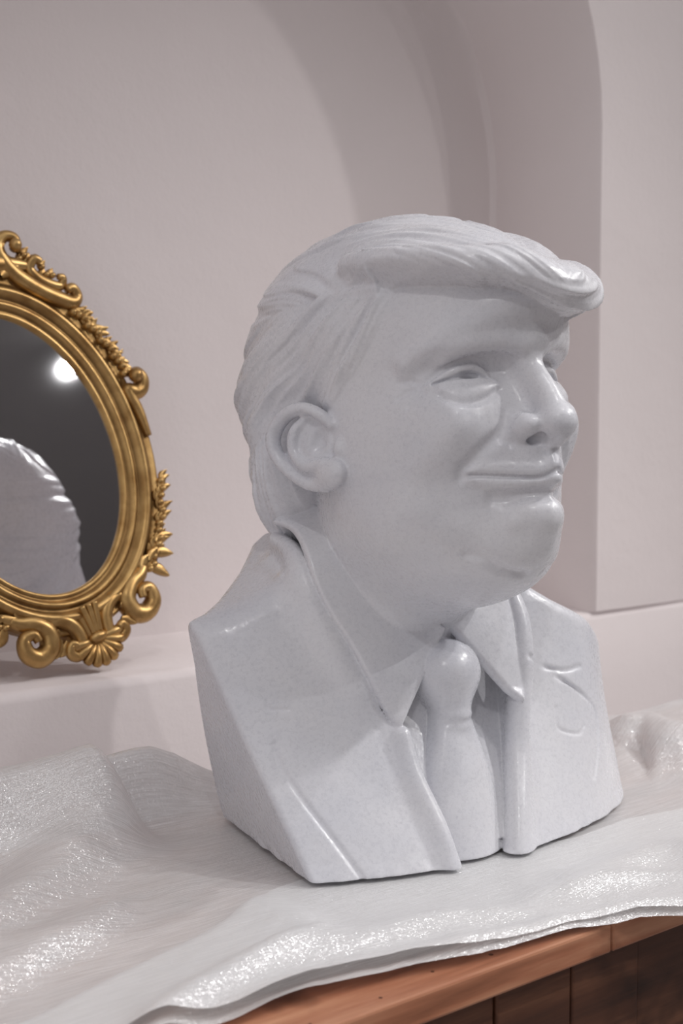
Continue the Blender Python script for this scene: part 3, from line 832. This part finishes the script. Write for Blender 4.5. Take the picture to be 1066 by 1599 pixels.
        for i in range(14):
            t = i/13; a = math.radians(112 + 32*t); r = .041 + .002*math.sin(i*1.7)
            x, y = (GB+r)*math.sin(a), (GA+r)*math.cos(a)
            blob_bm(bm, (s*x, y, .008), (.0045, .0036, .005))
            for j in range(3): leaf_bm(bm, (s*x, y, .008), (.9 if s > 0 else math.pi-.9) + rnd.uniform(-.9, .9), rnd.uniform(.008, .014), .0036, .003, .5)
        part('leaf_garland', bm)
        # lower C scrolls and the scrolls of the foot
        add('lower_scroll', stem([(.074, -.134, .005), (.066, -.140, .0075), (.054, -.145, .0088), (.044, -.156, .0095), (.047, -.170, .0095), (.060, -.174, .0092), (.070, -.166, .0080, .002), (.069, -.154, .0062, .004), (.060, -.153, .0048, .006), (.058, -.160, .004, .007)]),
            [(.058, -.141, 1.0, .018, .006), (.068, -.136, .6, .018, .006), (.080, -.130, .4, .016, .005)])
        add('foot_scroll', stem([(.040, -.150, .005), (.030, -.150, .007), (.020, -.157, .0072), (.015, -.168, .0070), (.016, -.180, .0062), (.024, -.186, .0056), (.031, -.181, .0048, .003), (.028, -.174, .0038, .005), (.023, -.176, .003, .006)]),
            [(.034, -.158, -.6, .018, .005), (.036, -.166, -.9, .018, .005), (.038, -.152, -.3, .014, .005), (.030, -.170, -.7, .016, .005)])
        bm = bmesh.new()
        for (x, y, a, ln) in [(.088, -.126, -20, .022), (.096, -.116, 0, .020), (.080, -.136, -45, .022)]:
            leaf_bm(bm, (s*x, y, .008), math.radians(a if s > 0 else 180-a), ln, .006)
        part('acanthus_leaf', bm)
    def plate(name, pts):                                     # carved ground behind the ornament
        bm = bmesh.new(); P = [(x, y) for x, y in pts] + [(-x, y) for x, y in reversed(pts)]
        a = [bm.verts.new((x, y, .005)) for x, y in P]; b = [bm.verts.new((x, y, -.007)) for x, y in P]
        bm.faces.new(a); bm.faces.new(b[::-1])
        for k in range(len(P)): bm.faces.new((a[k-1], a[k], b[k], b[k-1]))
        part(name, bm, GOLD, root, False)
    plate('foot_ground', [(.074, -.128), (.056, -.148), (.040, -.152), (.026, -.166), (.020, -.186), (.010, -.196)][::-1] + [(.045, -.140), (.002, -.150)])
    plate('crest_ground', [(.002, .150), (.040, .142), (.072, .122), (.096, .104), (.100, .120), (.088, .140), (.070, .164), (.058, .180), (.040, .186), (.016, .192)])
    # middle of the crest, of the base and the foot shell
    bm = bmesh.new(); tube_bm(bm, stem([(-.075, .163, .004), (-.04, .172, .010), (0, .177, .012), (.04, .172, .010), (.075, .163, .004)]), 10, .8)
    tube_bm(bm, stem([(0, .17, .012), (0, .186, .013), (0, .200, .010), (0, .210, .004)]), 10, .7)
    for a in (30, 60, 90, 120, 150): leaf_bm(bm, (0, .188, .012), math.radians(a), .030, .008)
    part('crest', bm)
    bm = bmesh.new(); tube_bm(bm, stem([(0, -.152, .014), (0, -.160, .0125), (0, -.172, .010), (0, -.182, .007)]), 12, .6)
    for x in (-.007, 0, .007): tube_bm(bm, stem([(x, -.146, .0030, .008), (x*.7, -.160, .0030, .007), (x*.5, -.172, .0026, .006)]), 8)
    blob_bm(bm, (0, -.1765, .013), (.0095, .0055, .006)); part('base_bracket', bm)
    bm = bmesh.new()
    for i in range(9):
        a = math.radians(-90 + (i-4)*23); ln = .027
        tube_bm(bm, [(math.cos(a)*ln*t, -.1785 + math.sin(a)*ln*t*.92, .006 + .006*math.sin(t*2.6), .0018 + .0034*t if t < .95 else .003) for t in (0, .2, .4, .6, .8, .92, 1)], 8)
    part('foot_shell', bm)
build_mirror()

# ------------------------------------------------------------------ the sheer cloth over the table
def ridge(x, y, pts, w0, h, one=0):
    """height of a fold running along pts; one>0: steeper on its right-hand side"""
    best = np.full(x.shape, 9.); side = np.zeros(x.shape); tt = np.zeros(x.shape)
    P = spline(pts, 5)
    for i in range(len(P)-1):
        a, b = P[i], P[i+1]; e = b-a; L2 = e @ e
        t = np.clip(((x-a[0])*e[0]+(y-a[1])*e[1])/L2, 0, 1); dx = x-a[0]-t*e[0]; dy = y-a[1]-t*e[1]; d = np.hypot(dx, dy)
        m = d < best; best = np.where(m, d, best); side = np.where(m, np.sign(e[0]*dy-e[1]*dx), side); tt = np.where(m, (i+t)/(len(P)-1), tt)
    w = w0*np.where(side < 0, 1-one, 1+one)
    fade = np.clip(tt*6, 0, 1)*np.clip((1-tt)*6, 0, 1)
    if np.ndim(h): h = np.interp(tt, np.linspace(0, 1, len(h)), h)
    return h*np.exp(-(best/w)**2)*(.35+.65*fade)
def gpt(px, py, z=.012):
    """the table point (X, Y) seen at a photo point"""
    d = _f + _r*(px-W_PX/2)/F_PX - _u*(py-H_PX/2)/F_PX; t = (z-.32)/d[2]; return (d[0]*t, d[1]*t)
def cloth_z(x, y):
    c, s_ = math.cos(.6), math.sin(.6); xr, yr = x*c+y*s_, y*c-x*s_
    z = .0042 + .0020*noise2(xr*9+3, yr*22) + .0009*noise2(xr*24, yr*52+5) + .00035*noise2(xr*60, yr*150+5)
    z += ridge(x, y, [(-.5, .925), (.25, .925), (.38, .925), (.44, .925), (.50, .925), (.56, .925), (.62, .93), (.70, .94)], .045, [.06, .068, .068, .066, .062, .052, .036, .010])
    z += ridge(x, y, [gpt(360, 1215, .02), gpt(255, 1240, .02), gpt(170, 1290, .022), gpt(80, 1360, .02), gpt(-40, 1440, .02), gpt(-260, 1550, .02)], .030, .024, -.3)
    z += ridge(x, y, [gpt(190, 1400), gpt(130, 1440), gpt(20, 1500), gpt(-80, 1560)], .020, .012, -.3)
    z += ridge(x, y, [gpt(1180, 1130, .03), gpt(1066, 1150, .03), gpt(1000, 1150, .02), gpt(968, 1180, .01)], .040, .040)
    z += ridge(x, y, [gpt(1150, 1320), gpt(1020, 1300), gpt(940, 1340), gpt(860, 1360)], .022, .007)
    for a, h, w in (([(420, 1500), (560, 1470), (700, 1420), (830, 1410)], .006, .014), ([(380, 1570), (520, 1520), (680, 1480), (820, 1440), (960, 1410), (1080, 1392)], .006, .010),
                    ([(560, 1440), (430, 1490), (300, 1560), (220, 1620)], .008, .012), ([(860, 1380), (980, 1360), (1100, 1350)], .005, .012)):
        z += ridge(x, y, [gpt(*q) for q in a], w, h)
    # it lies flat under the bust
    c, s_ = math.cos(BYAW), math.sin(BYAW); u = (x-BX)*c + (y-BY)*s_; f = (x-BX)*s_ - (y-BY)*c
    d = np.maximum(np.abs(u-.03)-.185, np.maximum(f-.112, -f-.12))
    k = np.clip(d/.05, 0, 1); k = k*k*(3-2*k)
    return .0030*(1-k) + np.maximum(z, .002)*k, k
def sheet(name, m, edge, x0, x1, y1, step, lift, parent=None, drop=True):
    """a cloth patch from the front edge (y as a function of x) back to y1"""
    xs = np.arange(x0, x1, step); n = int((y1-.55)/step)
    t = np.linspace(0, 1, n)
    e = np.interp(xs, [q[0] for q in edge], [q[1] for q in edge])
    X = np.repeat(xs[:, None], n, 1); Y = e[:, None] + (y1-e[:, None])*t[None]
    Zc = cloth_z(X, Y)[0] + lift
    if drop:                                                    # behind the table the cloth falls
        b = np.clip((Y-TY1)/.06, 0, 1); Zc = Zc*(1-b*.2) - .30*b*b
        fr = np.clip((TY0+.004-Y)/.01, 0, 1); Zc = Zc - .003*fr
    vs = np.stack([X, Y, Zc+TZ], -1).reshape(-1, 3)
    idx = np.arange(len(xs)*n).reshape(len(xs), n)
    fs = np.stack([idx[:-1, :-1], idx[1:, :-1], idx[1:, 1:], idx[:-1, 1:]], -1).reshape(-1, 4)
    me = bpy.data.meshes.new(name); me.from_pydata(vs.tolist(), [], fs.tolist()); me.update(); me.shade_smooth(); me.materials.append(m)
    uv = me.uv_layers.new(name='weave'); li = np.zeros(len(me.loops), np.int32); me.loops.foreach_get('vertex_index', li)
    uvs = np.stack([X, Y], -1).reshape(-1, 2)[li]; uv.data.foreach_set('uv', uvs.astype(f32).ravel())
    return link(bpy.data.objects.new(name, me), parent)
FRONT = [gpt(-200, 1700, .005), gpt(100, 1660, .005), gpt(370, 1592, .005), gpt(450, 1563, .005), gpt(560, 1533, .005), gpt(650, 1511, .005), gpt(740, 1494, .005), gpt(830, 1467, .005), gpt(900, 1448, .005), gpt(1000, 1432, .004), gpt(1066, 1425, .004), gpt(1200, 1400, .004)]
FRONT = [(-.40, .70)] + FRONT + [(1.7, .553)]
def build_cloth():
    root = empty('sheer_cloth', (.65, .75, TZ), 'glittering white sheer fabric spread in loose folds under the bust', 'fabric')
    o = sheet('cloth_sheet', SHEER, FRONT, -.40, 1.68, 1.0, .0045, 0, root); o.matrix_parent_inverse = Matrix.Translation((-.65, -.75, -TZ))
    # the doubled front band: its back edge runs in a slant from the bust's corner to the lower left
    band = [gpt(-60, 1625), gpt(60, 1575), gpt(150, 1530), gpt(205, 1502), gpt(300, 1455), gpt(350, 1428), gpt(390, 1392), gpt(430, 1368), gpt(500, 1345), gpt(700, 1330), gpt(900, 1290), gpt(980, 1262), gpt(1100, 1240)]
    bx = [q[0] for q in band]; by = [q[1] for q in band]
    xs = np.arange(bx[0], 1.60, .0045); n = 70; t = np.linspace(0, 1, n)
    e = np.interp(xs, [q[0] for q in FRONT], [q[1] for q in FRONT]) + .002; b = np.interp(xs, bx, by)
    X = np.repeat(xs[:, None], n, 1); Y = e[:, None] + (b-e)[:, None]*t[None]
    rim = np.clip((1-t)*(b-e)[:, None]/.012, 0, 1); Zc, flat = cloth_z(X, Y); Zc = Zc + .0006 + .0010*flat + .0065*flat*np.sqrt(np.maximum(1-(1-rim)**2, 0))*np.clip(1-(X-.55)/.1, .1, 1)
    vs = np.stack([X, Y, Zc+TZ], -1).reshape(-1, 3); idx = np.arange(len(xs)*n).reshape(len(xs), n)
    fs = np.stack([idx[:-1, :-1], idx[1:, :-1], idx[1:, 1:], idx[:-1, 1:]], -1).reshape(-1, 4)
    me = bpy.data.meshes.new('folded_band'); me.from_pydata(vs.tolist(), [], fs.tolist()); me.update(); me.shade_smooth(); me.materials.append(DOUBLE)
    uv = me.uv_layers.new(name='weave'); li = np.zeros(len(me.loops), np.int32); me.loops.foreach_get('vertex_index', li)
    uv.data.foreach_set('uv', np.stack([X, Y], -1).reshape(-1, 2)[li].astype(f32).ravel())
    o = link(bpy.data.objects.new('folded_band', me), root); o.matrix_parent_inverse = Matrix.Translation((-.65, -.75, -TZ))
    o['label'] = 'doubled whiter front band of the cloth'
build_cloth()

def build_lamp():
    root = empty('spot_lamp', LAMP, 'small ceiling spot lamp seen as a glint in the mirror', 'lamp')
    ax = (Vector((.65, 1.1, TZ + .35)) - Vector(LAMP)).normalized(); M = ax.to_track_quat('Z', 'Y').to_matrix().to_4x4()
    m, nt, b = mat('lamp_face'); b.inputs['Emission Color'].default_value = (1, .96, .92, 1); b.inputs['Emission Strength'].default_value = 25
    bm = bmesh.new(); bmesh.ops.create_cone(bm, cap_ends=True, segments=28, radius1=.021, radius2=.021, depth=.004, matrix=M @ Matrix.Translation((0, 0, -.05))); bm_obj('lamp_face', bm, m, root, False)
    m2, nt, b = mat('lamp_housing'); b.inputs['Base Color'].default_value = (.05, .05, .05, 1); b.inputs['Roughness'].default_value = .4
    bm = bmesh.new(); bmesh.ops.create_cone(bm, cap_ends=True, segments=28, radius1=.018, radius2=.027, depth=.13, matrix=M @ Matrix.Translation((0, 0, -.118))); bm_obj('housing', bm, m2, root)
    bm = bmesh.new(); tube_bm(bm, [(-ax.x*.12, -ax.y*.12, -ax.z*.12, .008), (-ax.x*.14, -ax.y*.14, .12, .008), (-ax.x*.14, -ax.y*.14, .145, .02)]); bm_obj('rod', bm, m2, root)
build_lamp()
